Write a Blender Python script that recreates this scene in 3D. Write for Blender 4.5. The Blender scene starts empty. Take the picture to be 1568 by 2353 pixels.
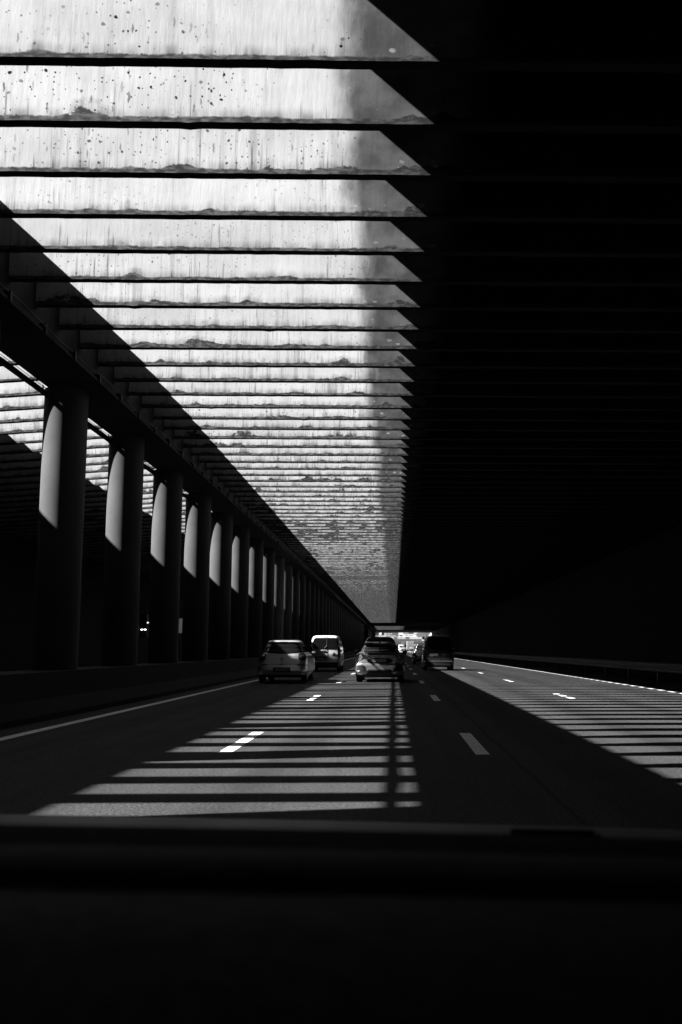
import bpy, math, random
from mathutils import Vector, Matrix
R = math.radians
random.seed(7)
sc = bpy.context.scene
COL = sc.collection

# ------------------------------------------------------------------ camera
CAM_H = 1.2
yaw, pitch = 0.0187, math.atan(0.118)
cam_d = bpy.data.cameras.new("camera"); cam = bpy.data.objects.new("camera", cam_d); COL.objects.link(cam)
fw = Vector((math.sin(yaw)*math.cos(pitch), math.cos(yaw)*math.cos(pitch), math.sin(pitch)))
rt = Vector((math.cos(yaw), -math.sin(yaw), 0)); up = rt.cross(fw)
cam.matrix_world = Matrix(((rt.x, up.x, -fw.x, 0), (rt.y, up.y, -fw.y, 0), (rt.z, up.z, -fw.z, CAM_H), (0, 0, 0, 1)))
cam_d.sensor_fit = 'VERTICAL'; cam_d.sensor_height = 36.0; cam_d.lens = 2200/2353*36
cam_d.shift_x = -(946.4-784)/2353; cam_d.shift_y = (1231.4-1176.5)/2353
cam_d.clip_start = 0.05; cam_d.clip_end = 5000
cam_d.dof.use_dof = True; cam_d.dof.focus_distance = 30; cam_d.dof.aperture_fstop = 4.5
sc.camera = cam
# ------------------------------------------------------------------ sky, sun, exposure
SUN = Vector((-1, -0.192, 0.9025)).normalized()
w = bpy.data.worlds.new("World"); sc.world = w; w.use_nodes = True
nt = w.node_tree
sky = nt.nodes.new('ShaderNodeTexSky'); sky.sky_type = 'NISHITA'; sky.sun_disc = False
sky.sun_elevation = math.asin(SUN.z); sky.sun_rotation = math.atan2(SUN.x, SUN.y) % (2*math.pi)
sky.air_density = 0.45; sky.dust_density = 0.2; sky.altitude = 1500      # deep clear sky, seen in black and white through a red filter
bw = nt.nodes.new('ShaderNodeSeparateColor')
bg = nt.nodes['Background']; bg.inputs['Strength'].default_value = 0.05
nt.links.new(sky.outputs[0], bw.inputs[0]); nt.links.new(bw.outputs[0], bg.inputs['Color'])
ld = bpy.data.lights.new("sun", 'SUN'); ld.energy = 5.0; ld.angle = R(0.5); ld.color = (1, 1, 1)
lo = bpy.data.objects.new("sun", ld); COL.objects.link(lo); lo.location = (-20, -5, 30)
lo.rotation_euler = (-SUN).to_track_quat('-Z', 'Y').to_euler()
sc.view_settings.view_transform = 'Standard'; sc.view_settings.look = 'None'
sc.view_settings.exposure = 2.15; sc.view_settings.gamma = 1.0
sc.render.engine = 'CYCLES'
sc.cycles.use_denoising = True
sc.cycles.max_bounces = 5; sc.cycles.diffuse_bounces = 1; sc.cycles.glossy_bounces = 3
sc.cycles.caustics_reflective = False; sc.cycles.caustics_refractive = False

# ------------------------------------------------------------------ helpers
class MB:
    def __init__(s): s.v = []; s.f = []; s.m = []
    def face(s, idx, m=0): s.f.append(idx); s.m.append(m)
    def quad(s, a, b, c, d, m=0):
        n = len(s.v); s.v += [tuple(a), tuple(b), tuple(c), tuple(d)]; s.face((n, n+1, n+2, n+3), m); return s
    def box(s, x0, x1, y0, y1, z0, z1, m=0, mb=None):
        n = len(s.v)
        s.v += [(x, y, z) for z in (z0, z1) for y in (y0, y1) for x in (x0, x1)]
        for k, q in enumerate(((0, 2, 3, 1), (4, 5, 7, 6), (0, 1, 5, 4), (2, 6, 7, 3), (0, 4, 6, 2), (1, 3, 7, 5))):
            s.face(tuple(n+i for i in q), mb if (k == 0 and mb is not None) else m)
        return s
    def lathe(s, prof, n=24, axis='z', c=(0, 0, 0), m=0):
        b = len(s.v)
        for (r, h) in prof:
            for k in range(n):
                a = 2*math.pi*k/n; p, q = r*math.cos(a), r*math.sin(a)
                d = (p, q, h) if axis == 'z' else ((h, p, q) if axis == 'x' else (p, h, q))
                s.v.append((c[0]+d[0], c[1]+d[1], c[2]+d[2]))
        for i in range(len(prof)-1):
            for k in range(n):
                k2 = (k+1) % n
                s.face((b+i*n+k, b+i*n+k2, b+(i+1)*n+k2, b+(i+1)*n+k), m)
        s.face(tuple(b+k for k in reversed(range(n))), m)
        s.face(tuple(b+(len(prof)-1)*n+k for k in range(n)), m)
        return s
    def tube(s, a, b, r, n=8, m=0):
        a, b = Vector(a), Vector(b); d = (b-a).normalized()
        e = d.orthogonal().normalized(); g = d.cross(e); k0 = len(s.v)
        for p in (a, b):
            for k in range(n):
                t = 2*math.pi*k/n; s.v.append(tuple(p+e*(r*math.cos(t))+g*(r*math.sin(t))))
        for k in range(n):
            k2 = (k+1) % n; s.face((k0+k, k0+k2, k0+n+k2, k0+n+k), m)
        s.face(tuple(k0+k for k in reversed(range(n))), m); s.face(tuple(k0+n+k for k in range(n)), m)
        return s
    def prism_x(s, prof, x0, x1, m=0):
        b = len(s.v); n = len(prof)
        for x in (x0, x1): s.v += [(x, y, z) for (y, z) in prof]
        for k in range(n):
            k2 = (k+1) % n; s.face((b+k, b+k2, b+n+k2, b+n+k), m)
        s.face(tuple(b+k for k in range(n)), m); s.face(tuple(b+n+k for k in reversed(range(n))), m)
        return s
    def prism_y(s, prof, y0, y1, m=0):
        b = len(s.v); n = len(prof)
        for y in (y0, y1): s.v += [(x, y, z) for (x, z) in prof]
        for k in range(n):
            k2 = (k+1) % n; s.face((b+k, b+k2, b+n+k2, b+n+k), m)
        s.face(tuple(b+k for k in reversed(range(n))), m); s.face(tuple(b+n+k for k in range(n)), m)
        return s
    def grid(s, rows, m=0, flip=False):
        b = len(s.v); nc = len(rows[0])
        for r in rows: s.v += [tuple(p) for p in r]
        for i in range(len(rows)-1):
            for j in range(nc-1):
                q = (b+i*nc+j, b+i*nc+j+1, b+(i+1)*nc+j+1, b+(i+1)*nc+j)
                s.face(tuple(reversed(q)) if flip else q, m)
        return s
    def build(s, name, mats, parent=None, smooth=False, loc=(0, 0, 0)):
        if not isinstance(mats, (list, tuple)): mats = [mats]
        me = bpy.data.meshes.new(name); me.from_pydata(s.v, [], s.f)
        for m in mats: me.materials.append(m)
        for p, mi in zip(me.polygons, s.m):
            p.material_index = mi; p.use_smooth = smooth
        me.update()
        o = bpy.data.objects.new(name, me); COL.objects.link(o); o.location = loc
        if parent: o.parent = parent
        return o

def tag(o, label=None, cat=None, group=None, kind=None):
    if label: o['label'] = label
    if cat: o['category'] = cat
    if group: o['group'] = group
    if kind or cat: o['kind'] = kind or 'thing'
    return o
def empty(name, loc, label, cat, group=None):
    o = bpy.data.objects.new(name, None); COL.objects.link(o); o.location = loc; o.empty_display_size = 0.2
    return tag(o, label, cat, group)
def autosmooth(o, ang=35):
    me = o.data
    for p in me.polygons: p.use_smooth = True
    try: me.set_sharp_from_angle(angle=R(ang))
    except Exception: pass
    return o

# ------------------------------------------------------------------ materials
class NT:
    def __init__(s, name):
        s.mat = bpy.data.materials.new(name); s.mat.use_nodes = True
        s.t = s.mat.node_tree; s.b = s.t.nodes['Principled BSDF']
    def n(s, kind, **kw):
        o = s.t.nodes.new('ShaderNode'+kind)
        for k, v in kw.items(): setattr(o, k, v)
        return o
    def l(s, a, b): s.t.links.new(a, b)
    def math(s, op, a, b=None, c=None, clamp=False):
        o = s.n('Math', operation=op, use_clamp=clamp)
        for i, v in enumerate((a, b, c)):
            if v is None: continue
            if isinstance(v, (int, float)): o.inputs[i].default_value = v
            else: s.l(v, o.inputs[i])
        return o.outputs[0]
    def remap(s, v, a, b, c=0.0, d=1.0, smooth=True):
        o = s.n('MapRange'); o.interpolation_type = 'SMOOTHSTEP' if smooth else 'LINEAR'; o.clamp = True
        s.l(v, o.inputs[0])
        for i, x in enumerate((a, b, c, d)):
            if isinstance(x, (int, float)): o.inputs[i+1].default_value = x
            else: s.l(x, o.inputs[i+1])
        return o.outputs[0]
    def vec(s, src, sx, sy, sz, off=None):
        o = s.n('Mapping'); s.l(src, o.inputs[0]); o.inputs['Scale'].default_value = (sx, sy, sz)
        if off is not None: s.l(off, o.inputs['Location'])
        return o.outputs[0]
    def noise(s, v, scale, detail=4, rough=0.55):
        o = s.n('TexNoise'); s.l(v, o.inputs['Vector']); o.inputs['Scale'].default_value = scale
        o.inputs['Detail'].default_value = detail; o.inputs['Roughness'].default_value = rough
        return o.outputs[0]
    def grey(s, v):
        o = s.n('CombineColor')
        for i in range(3): s.l(v, o.inputs[i])
        return o.outputs[0]
    def mix(s, a, b, f):
        # a + (b-a)*f on floats
        o = s.n('Mix', data_type='FLOAT')
        for k, v in ((2, a), (3, b), (0, f)):
            if isinstance(v, (int, float)): o.inputs[k].default_value = v
            else: s.l(v, o.inputs[k])
        return o.outputs[0]
    def bump(s, h, strength=0.3, dist=0.01):
        o = s.n('Bump'); o.inputs['Strength'].default_value = strength; o.inputs['Distance'].default_value = dist
        s.l(h, o.inputs['Height']); s.l(o.outputs[0], s.b.inputs['Normal'])

def simple(name, g, rough=0.6, metal=0.0, var=0.15, scale=8.0, coat=0.0, spec=0.5, emit=0.0):
    k = NT(name); tc = k.n('TexCoord').outputs['Object']
    nz = k.noise(tc, scale)
    v = k.math('MULTIPLY', k.math('ADD', k.math('MULTIPLY', k.math('SUBTRACT', nz, 0.5), 2*var), 1.0), g)
    k.l(k.grey(v), k.b.inputs['Base Color'])
    k.l(k.remap(nz, 0.3, 0.7, max(0.02, rough-0.06), min(1, rough+0.06)), k.b.inputs['Roughness'])
    k.b.inputs['Metallic'].default_value = metal
    k.b.inputs['Coat Weight'].default_value = coat
    k.b.inputs['Specular IOR Level'].default_value = spec
    if emit:
        k.b.inputs['Emission Color'].default_value = (1, 1, 1, 1); k.b.inputs['Emission Strength'].default_value = emit
    return k.mat

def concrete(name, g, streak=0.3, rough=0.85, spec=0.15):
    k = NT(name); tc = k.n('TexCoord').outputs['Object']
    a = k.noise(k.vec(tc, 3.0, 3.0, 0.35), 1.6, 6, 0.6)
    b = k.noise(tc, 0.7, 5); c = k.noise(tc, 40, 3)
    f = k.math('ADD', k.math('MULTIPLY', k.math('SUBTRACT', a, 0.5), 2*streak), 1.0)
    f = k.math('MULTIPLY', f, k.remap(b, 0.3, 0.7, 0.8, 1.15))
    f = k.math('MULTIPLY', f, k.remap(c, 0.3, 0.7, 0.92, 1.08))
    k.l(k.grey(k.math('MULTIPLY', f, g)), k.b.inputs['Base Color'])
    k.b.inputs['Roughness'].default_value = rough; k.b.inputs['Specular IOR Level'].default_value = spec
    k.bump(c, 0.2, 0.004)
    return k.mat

def louvre_face(name, edge, clean=0.87, soot=0.115):
    """white painted louvre: rain-washed streaks, tar spots, a soot crust along its foot and a sooty zone beyond x > edge with painted slab shade past it"""
    k = NT(name); tc = k.n('TexCoord').outputs['Object']
    oi = k.n('ObjectInfo').outputs['Random']
    at = k.n('Attribute', attribute_type='OBJECT', attribute_name='dirt').outputs['Fac']
    sa = k.n('Attribute', attribute_type='OBJECT', attribute_name='spots').outputs['Fac']
    cv = k.n('CombineXYZ'); k.l(k.math('MULTIPLY', oi, 137.0), cv.inputs[0]); k.l(k.math('MULTIPLY', oi, 59.0), cv.inputs[1])
    off = cv.outputs[0]
    sep = k.n('SeparateXYZ'); k.l(tc, sep.inputs[0]); x, z = sep.outputs[0], sep.outputs[2]
    # vertical rain streaks
    s1 = k.noise(k.vec(tc, 5.0, 1, 0.16, off), 1.0, 6, 0.65)
    s2 = k.noise(k.vec(tc, 22.0, 1, 0.5, off), 1.0, 4, 0.6)
    zone = k.noise(k.vec(tc, 0.8, 1, 0.4, off), 1.0, 3)
    st = k.math('MULTIPLY', k.remap(s1, 0.50, 0.70), k.remap(zone, 0.38, 0.60, 0.12, 1.0))
    st2 = k.math('MULTIPLY', k.remap(s2, 0.55, 0.76), k.remap(zone, 0.40, 0.62, 0.12, 1.0))
    cloud = k.noise(k.vec(tc, 1.3, 1, 1.6, off), 1.0, 5)
    alb = k.math('MULTIPLY', k.remap(cloud, 0.3, 0.7, 0.86, 1.06), clean)
    alb = k.math('MULTIPLY', alb, k.math('SUBTRACT', 1.0, k.math('MULTIPLY', st, 0.42)))
    alb = k.math('MULTIPLY', alb, k.math('SUBTRACT', 1.0, k.math('MULTIPLY', st2, 0.55)))
    # tar spots with short runs below them
    def spots(sx, sz, thr, dens):
        wob = k.noise(k.vec(tc, 14, 1, 14, off), 1.0, 2)
        vo = k.n('TexVoronoi'); vo.feature = 'F1'; vo.voronoi_dimensions = '2D'
        sw = k.n('CombineXYZ'); k.l(k.math('ADD', k.math('MULTIPLY', x, sx), k.math('ADD', k.math('MULTIPLY', oi, 91.0), k.math('MULTIPLY', wob, 0.5))), sw.inputs[0])
        k.l(k.math('ADD', k.math('MULTIPLY', z, sz), k.math('MULTIPLY', oi, 33.0)), sw.inputs[1])
        k.l(sw.outputs[0], vo.inputs['Vector']); vo.inputs['Scale'].default_value = 1.0
        sc_ = k.n('SeparateColor'); k.l(vo.outputs['Color'], sc_.inputs[0])
        size = k.remap(sc_.outputs[0], dens, 1.0, 0.0, thr, smooth=False)
        d = k.math('SUBTRACT', size, vo.outputs['Distance'])
        return k.math('MULTIPLY', k.remap(d, 0.0, thr*0.35), k.remap(sc_.outputs[1], 0.0, 1.0, 0.5, 1.0))
    pz = k.remap(k.noise(k.vec(tc, 0.6, 1, 0.6, off), 1.0, 2), 0.34, 0.5)
    sp = k.math('MAXIMUM', spots(8.0, 7.0, 0.17, 0.35), spots(16.0, 13.0, 0.20, 0.35))
    run = spots(13.0, 2.6, 0.22, 0.55)
    spt = k.math('MULTIPLY', k.math('MAXIMUM', sp, k.math('MULTIPLY', run, 0.6)), k.math('MULTIPLY', pz, k.math('ADD', 0.4, sa)))
    alb = k.math('MULTIPLY', alb, k.math('SUBTRACT', 1.0, k.math('MULTIPLY', spt, 0.9)))
    # sooty right-hand part, never washed by the rain; past it, slab shade painted in
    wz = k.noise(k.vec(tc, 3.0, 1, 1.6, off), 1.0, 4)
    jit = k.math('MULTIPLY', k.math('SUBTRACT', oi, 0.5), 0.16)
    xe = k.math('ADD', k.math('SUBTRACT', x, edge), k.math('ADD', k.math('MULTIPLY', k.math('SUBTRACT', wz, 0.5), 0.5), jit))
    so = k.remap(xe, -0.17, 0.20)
    soot_shade = k.math('MULTIPLY', k.remap(k.noise(k.vec(tc, 2.2, 1, 2.6, off), 1.0, 5), 0.32, 0.68, 0.62, 1.35), soot)
    soot_shade = k.math('MULTIPLY', soot_shade, k.remap(xe, 0.95, 1.6, 1.0, 0.06))  # painted shade: beam ends beneath the roof slab fade to near black
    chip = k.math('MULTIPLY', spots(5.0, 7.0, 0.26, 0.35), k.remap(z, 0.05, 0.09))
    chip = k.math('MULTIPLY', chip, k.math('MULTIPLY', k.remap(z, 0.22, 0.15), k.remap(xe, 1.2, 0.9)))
    soot_shade = k.mix(soot_shade, 0.42, k.math('MULTIPLY', chip, 0.9))
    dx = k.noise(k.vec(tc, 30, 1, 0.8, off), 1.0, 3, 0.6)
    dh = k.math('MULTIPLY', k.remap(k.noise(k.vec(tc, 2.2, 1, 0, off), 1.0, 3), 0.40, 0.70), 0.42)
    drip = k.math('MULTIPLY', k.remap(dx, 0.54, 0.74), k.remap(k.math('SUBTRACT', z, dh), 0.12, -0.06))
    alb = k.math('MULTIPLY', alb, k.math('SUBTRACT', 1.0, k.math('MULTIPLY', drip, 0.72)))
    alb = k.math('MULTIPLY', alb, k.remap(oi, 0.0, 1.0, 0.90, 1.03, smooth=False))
    alb = k.mix(alb, soot_shade, so)
    # crust along the foot
    c1 = k.noise(k.vec(tc, 1.4, 1, 0, off), 1.0, 3, 0.5)
    c2 = k.noise(k.vec(tc, 16, 1, 3, off), 1.0, 3, 0.6)
    c3 = k.noise(k.vec(tc, 3.2, 1, 5, off), 1.0, 6, 0.65)
    pl_ = k.math('MULTIPLY', k.remap(c1, 0.50, 0.74), k.math('MULTIPLY_ADD', k.math('MULTIPLY', at, at), 0.34, 0.05))
    hgt = k.math('ADD', k.math('MULTIPLY_ADD', at, 0.03, 0.043), k.math('ADD', k.math('MULTIPLY', pl_, k.remap(c3, 0.3, 0.65, 0.1, 1.2)), k.math('MULTIPLY', k.math('SUBTRACT', c3, 0.5), 0.07)))
    hgt = k.math('ADD', hgt, k.math('MULTIPLY', k.math('SUBTRACT', c2, 0.5), 0.03))
    halo = k.math('MULTIPLY', k.remap(k.math('SUBTRACT', hgt, z), -0.13, 0.0), k.remap(s1, 0.35, 0.65, 0.05, 0.55))
    alb = k.math('MULTIPLY', alb, k.math('SUBTRACT', 1.0, k.math('MULTIPLY', halo, k.math('SUBTRACT', 1.0, so))))
    cr = k.remap(k.math('SUBTRACT', hgt, z), -0.010, 0.014)
    crv = k.mix(0.045, 0.17, k.remap(k.noise(k.vec(tc, 9, 1, 22, off), 1.0, 4), 0.40, 0.66))
    crv = k.mix(crv, 0.012, k.math('MULTIPLY', so, k.remap(xe, 0.6, 1.4, 0.4, 1.0)))  # crust colour also darkened to paint the shade under the slab
    alb = k.mix(alb, crv, cr)
    k.l(k.grey(alb), k.b.inputs['Base Color'])
    k.b.inputs['Roughness'].default_value = 0.85; k.b.inputs['Specular IOR Level'].default_value = 0.15
    k.bump(c2, 0.25, 0.006)
    return k.mat

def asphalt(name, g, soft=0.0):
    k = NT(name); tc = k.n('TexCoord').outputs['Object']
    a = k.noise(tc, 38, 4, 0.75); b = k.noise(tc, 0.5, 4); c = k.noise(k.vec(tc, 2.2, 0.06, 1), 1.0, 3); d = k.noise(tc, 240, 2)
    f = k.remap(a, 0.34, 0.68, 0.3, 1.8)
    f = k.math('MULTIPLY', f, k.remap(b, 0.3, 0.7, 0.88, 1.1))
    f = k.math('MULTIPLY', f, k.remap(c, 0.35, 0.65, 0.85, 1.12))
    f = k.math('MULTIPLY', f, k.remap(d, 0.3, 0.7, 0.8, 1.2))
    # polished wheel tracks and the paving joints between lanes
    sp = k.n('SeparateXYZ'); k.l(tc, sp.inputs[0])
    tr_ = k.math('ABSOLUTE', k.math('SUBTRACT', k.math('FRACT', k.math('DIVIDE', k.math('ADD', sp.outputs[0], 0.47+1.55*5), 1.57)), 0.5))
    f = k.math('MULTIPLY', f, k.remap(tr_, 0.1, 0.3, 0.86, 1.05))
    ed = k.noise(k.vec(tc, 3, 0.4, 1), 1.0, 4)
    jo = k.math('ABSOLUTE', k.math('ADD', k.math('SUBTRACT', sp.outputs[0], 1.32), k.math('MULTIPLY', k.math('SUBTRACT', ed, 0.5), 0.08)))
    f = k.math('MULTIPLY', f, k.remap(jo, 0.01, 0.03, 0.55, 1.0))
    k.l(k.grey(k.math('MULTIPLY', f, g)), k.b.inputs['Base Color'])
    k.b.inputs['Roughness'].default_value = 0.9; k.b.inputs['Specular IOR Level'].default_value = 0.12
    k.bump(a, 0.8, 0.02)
    return k.mat

def paint_mark(name, g):
    k = NT(name); tc = k.n('TexCoord').outputs['Object']
    a = k.noise(tc, 60, 3, 0.7); b = k.noise(tc, 5, 4)
    f = k.math('MULTIPLY', k.remap(a, 0.25, 0.5, 0.55, 1.0), k.remap(b, 0.3, 0.6, 0.75, 1.05))
    k.l(k.grey(k.math('MULTIPLY', f, g)), k.b.inputs['Base Color'])
    k.b.inputs['Roughness'].default_value = 0.8
    k.bump(a, 0.4, 0.006)
    return k.mat

M = dict(
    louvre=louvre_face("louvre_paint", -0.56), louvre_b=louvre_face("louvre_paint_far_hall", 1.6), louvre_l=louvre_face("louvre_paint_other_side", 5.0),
    under=concrete("shaded_underside", 0.012), back=concrete("louvre_back", 0.16, 0.3),  # louvre underside shade is painted in as a near-black concrete
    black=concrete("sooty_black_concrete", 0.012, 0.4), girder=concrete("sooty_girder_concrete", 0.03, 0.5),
    column=concrete("grey_column_concrete", 0.078, 0.10), barrier=concrete("barrier_concrete", 0.007, 0.4),
    pale=concrete("pale_concrete", 0.45, 0.2), midc=concrete("grey_concrete", 0.2, 0.25),
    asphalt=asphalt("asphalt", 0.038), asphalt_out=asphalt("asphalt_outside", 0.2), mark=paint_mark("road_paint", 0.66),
    ground=concrete("verge_ground", 0.12, 0.1),
    steel=simple("galvanised_steel", 0.12, 0.5, 0.6), dsteel=simple("dark_steel", 0.012, 0.6, 0.3),
    silver=simple("silver_paint", 0.66, 0.34, 0.75, 0.05, 3, coat=0.6), white=simple("white_paint", 0.62, 0.35, 0, 0.05, 3, coat=0.4),
    grey=simple("grey_metal_paint", 0.46, 0.30, 0.75, 0.05, 3, coat=0.7), dark=simple("black_car_paint", 0.02, 0.25, 0.0, 0.1, 3, coat=0.8),
    plastic=simple("black_plastic", 0.012, 0.6, 0, 0.1, 30), rubber=simple("tyre_rubber", 0.012, 0.85, 0, 0.2, 40),
    rim=simple("wheel_alloy", 0.3, 0.4, 0.7), glass=simple("dark_window_glass", 0.006, 0.10, 0, 0.05, 3, spec=0.3),
    lens=simple("tail_lamp_lens", 0.02, 0.12, 0, 0.1, 20, spec=0.7), lens_sun=simple("sunlit_lamp_lens", 0.16, 0.12, 0.1, 0.1, 20, spec=0.7), lens_c=simple("clear_lamp_lens", 0.35, 0.15, 0.3, 0.1, 20),  # paler lens colour paints sunlight onto the grey hatchback's lamps
    chrome=simple("chrome_trim", 0.6, 0.15, 1.0, 0.05), plate=simple("plate_white", 0.55, 0.5, 0, 0.05), plate_e=simple("plate_end_band", 0.12, 0.5, 0, 0.05),
    ink=simple("plate_lettering", 0.01, 0.6, 0, 0.05), sign=simple("sign_board", 0.10, 0.6, 0, 0.06, 2), sign_t=simple("sign_lettering", 0.8, 0.6, 0, 0.03),
    leaf=simple("foliage", 0.05, 0.7, 0, 0.4, 2), bark=simple("bark", 0.05, 0.9, 0, 0.3, 6),
    lamp=simple("small_lamp", 0.8, 0.4, emit=2.0), lit=simple("lit_panel", 0.25, 0.6, 0, 0.3, 3),
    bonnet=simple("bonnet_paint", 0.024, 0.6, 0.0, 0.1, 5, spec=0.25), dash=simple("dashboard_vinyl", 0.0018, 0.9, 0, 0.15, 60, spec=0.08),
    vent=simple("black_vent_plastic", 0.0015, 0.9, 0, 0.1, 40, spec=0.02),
)

# ------------------------------------------------------------------ ground and road
S = 1.0912                      # louvre spacing
K0 = 0.743*S                    # phase of our louvres
YA, YB, YC, YD = 204.2, 234.0, 281.0, 331.0    # hall end, second opening start and end, portal
tag(MB().box(-900, 900, -60, 2500, -0.6, -0.02).build("ground", M['ground']), kind='structure')
rd = MB(); ys = [-60, 0, 40, 80, 160, 240, 331]
for a, b in zip(ys, ys[1:]): rd.quad((-17, a, 0), (13, a, 0), (13, b, 0), (-17, b, 0))
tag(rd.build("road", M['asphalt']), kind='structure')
ro = MB()
for (a, za), (b, zb) in zip([(331, 0), (336, 0.06), (342, 0.24), (600, 0.5)], [(336, 0.06), (342, 0.24), (600, 0.5), (900, 1.0)]):
    ro.quad((-17, a, za), (13, a, za), (13, b, zb), (-17, b, zb))
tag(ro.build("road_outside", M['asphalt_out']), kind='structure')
mk = MB()
def strip(x0, x1, y0, y1, z=0.004): mk.quad((x0, y0, z), (x1, y0, z), (x1, y1, z), (x0, y1, z))
for a, b in zip(ys, ys[1:]):
    strip(-5.33, -5.15, a, b); strip(7.74, 7.94, a, b)
for k in range(-3, 28):
    strip(-2.04, -1.88, 11.35+11.35*k, 14.15+11.35*k)
    strip(0.94, 1.10, 11.12+11.35*k, 13.92+11.35*k)
    strip(4.27, 4.43, 22.9-11.35+11.85*k, 25.5-11.35+11.85*k)
tag(mk.build("road_markings", M['mark']), kind='structure')
kb = MB().box(9.4, 13, -60, 331, -0.01, 0.13)
tag(kb.build("pavement", M['barrier']), kind='structure')

# ------------------------------------------------------------------ the covered motorway
ZB, D, T = 6.71, 1.80, 0.14
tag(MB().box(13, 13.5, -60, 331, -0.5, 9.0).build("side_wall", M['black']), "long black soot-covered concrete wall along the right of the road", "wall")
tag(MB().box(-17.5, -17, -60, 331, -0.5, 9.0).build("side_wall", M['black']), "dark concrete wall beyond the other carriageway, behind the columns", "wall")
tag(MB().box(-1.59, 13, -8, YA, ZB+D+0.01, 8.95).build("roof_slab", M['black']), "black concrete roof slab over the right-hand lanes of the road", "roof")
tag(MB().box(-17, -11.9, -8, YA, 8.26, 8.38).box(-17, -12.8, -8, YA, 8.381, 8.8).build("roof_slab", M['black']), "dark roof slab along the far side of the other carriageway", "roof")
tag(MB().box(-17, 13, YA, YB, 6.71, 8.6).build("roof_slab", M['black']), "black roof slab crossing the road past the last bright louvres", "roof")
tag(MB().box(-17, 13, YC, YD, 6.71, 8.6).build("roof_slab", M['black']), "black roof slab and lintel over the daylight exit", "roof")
tag(MB().box(-17, 13, -60, -8, 6.9, 8.6).build("roof_slab", M['black']), "unseen black slab added behind the camera to keep sky light out", "roof")  # unseen slab added to stop sky light coming in from behind
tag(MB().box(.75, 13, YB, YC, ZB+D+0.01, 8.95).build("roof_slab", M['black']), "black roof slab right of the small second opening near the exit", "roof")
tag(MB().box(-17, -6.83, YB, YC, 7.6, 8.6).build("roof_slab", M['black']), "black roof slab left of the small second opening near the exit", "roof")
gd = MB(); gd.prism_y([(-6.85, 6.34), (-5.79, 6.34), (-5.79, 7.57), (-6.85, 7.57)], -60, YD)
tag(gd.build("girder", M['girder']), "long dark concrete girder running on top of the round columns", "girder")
# median barrier (safety profile)
bp = [(-7.0, 0), (-5.95, 0), (-5.95, 0.1), (-6.12, 0.35), (-6.22, 0.85), (-6.75, 0.85), (-6.85, 0.35), (-7.0, 0.1)]
bp = [(-7.15, -0.1), (-5.85, -0.1), (-5.85, 0.1), (-5.98, 0.35), (-6.04, 0.8), (-6.96, 0.8), (-7.02, 0.35), (-7.15, 0.1)]
tag(MB().prism_y(bp, -60, 331).build("median_barrier", M['barrier']), "dark concrete safety barrier under the row of columns left of the road", "barrier")

# louvres
def louvre_mesh(name, x0, x1, mats, seed):
    rnd = random.Random(seed); mb = MB(); n = int((x1-x0)/0.12)
    low = [rnd.uniform(-0.003, 0.003) - (rnd.random() < 0.006)*rnd.uniform(0.008, 0.015) for i in range(n+1)]
    rows = []
    xs = [x0+(x1-x0)*i/n for i in range(n+1)]
    rows = [[(x, 0, D) for x in xs], [(x, 0, 0.10) for x in xs], [(x, 0, low[i]) for i, x in enumerate(xs)]]
    mb.grid(rows, 0, flip=True)
    mb.grid([[(x, 0, low[i]) for i, x in enumerate(xs)], [(x, T, low[i]) for i, x in enumerate(xs)]], 1, flip=True)
    mb.grid([[(x, T, low[i]) for i, x in enumerate(xs)], [(x, T, D) for x in xs]], 2, flip=True)
    mb.grid([[(x, T, D) for x in xs], [(x, 0, D) for x in xs]], 2, flip=True)
    for x in (x0, x1):
        i = 0 if x == x0 else n
        q = [(x, 0, low[i]), (x, T, low[i]), (x, T, D), (x, 0, D)]
        mb.quad(*(q if x == x1 else q[::-1]), m=2)
    me = bpy.data.meshes.new(name); me.from_pydata(mb.v, [], mb.f)
    for m in mats: me.materials.append(m)
    for p, mi in zip(me.polygons, mb.m): p.material_index = mi
    me.update(); return me
def merged(name, mats, x0, x1, places, tilt=0.0):
    mb = MB()
    for (x, y, z) in places:
        b = len(mb.v); mb.box(x0, x1, 0, T, 0, D, 0, 1)
        mb.v[b:] = [(p[0]*math.cos(tilt)-p[2]*math.sin(tilt)*-1*-1+x, p[1]+y, p[2]*math.cos(tilt)+p[0]*math.sin(tilt)+z) for p in mb.v[b:]]
    return mb.build(name, mats)
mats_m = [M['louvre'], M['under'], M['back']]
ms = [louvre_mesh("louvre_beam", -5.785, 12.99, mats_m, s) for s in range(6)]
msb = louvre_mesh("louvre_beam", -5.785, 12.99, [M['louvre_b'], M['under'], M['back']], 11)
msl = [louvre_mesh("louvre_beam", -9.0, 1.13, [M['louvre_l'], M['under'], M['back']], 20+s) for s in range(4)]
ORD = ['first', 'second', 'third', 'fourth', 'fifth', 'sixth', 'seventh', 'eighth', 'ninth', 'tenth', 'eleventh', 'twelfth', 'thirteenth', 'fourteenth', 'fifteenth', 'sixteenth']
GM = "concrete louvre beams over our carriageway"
k = 0; y = K0+7*S
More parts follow.
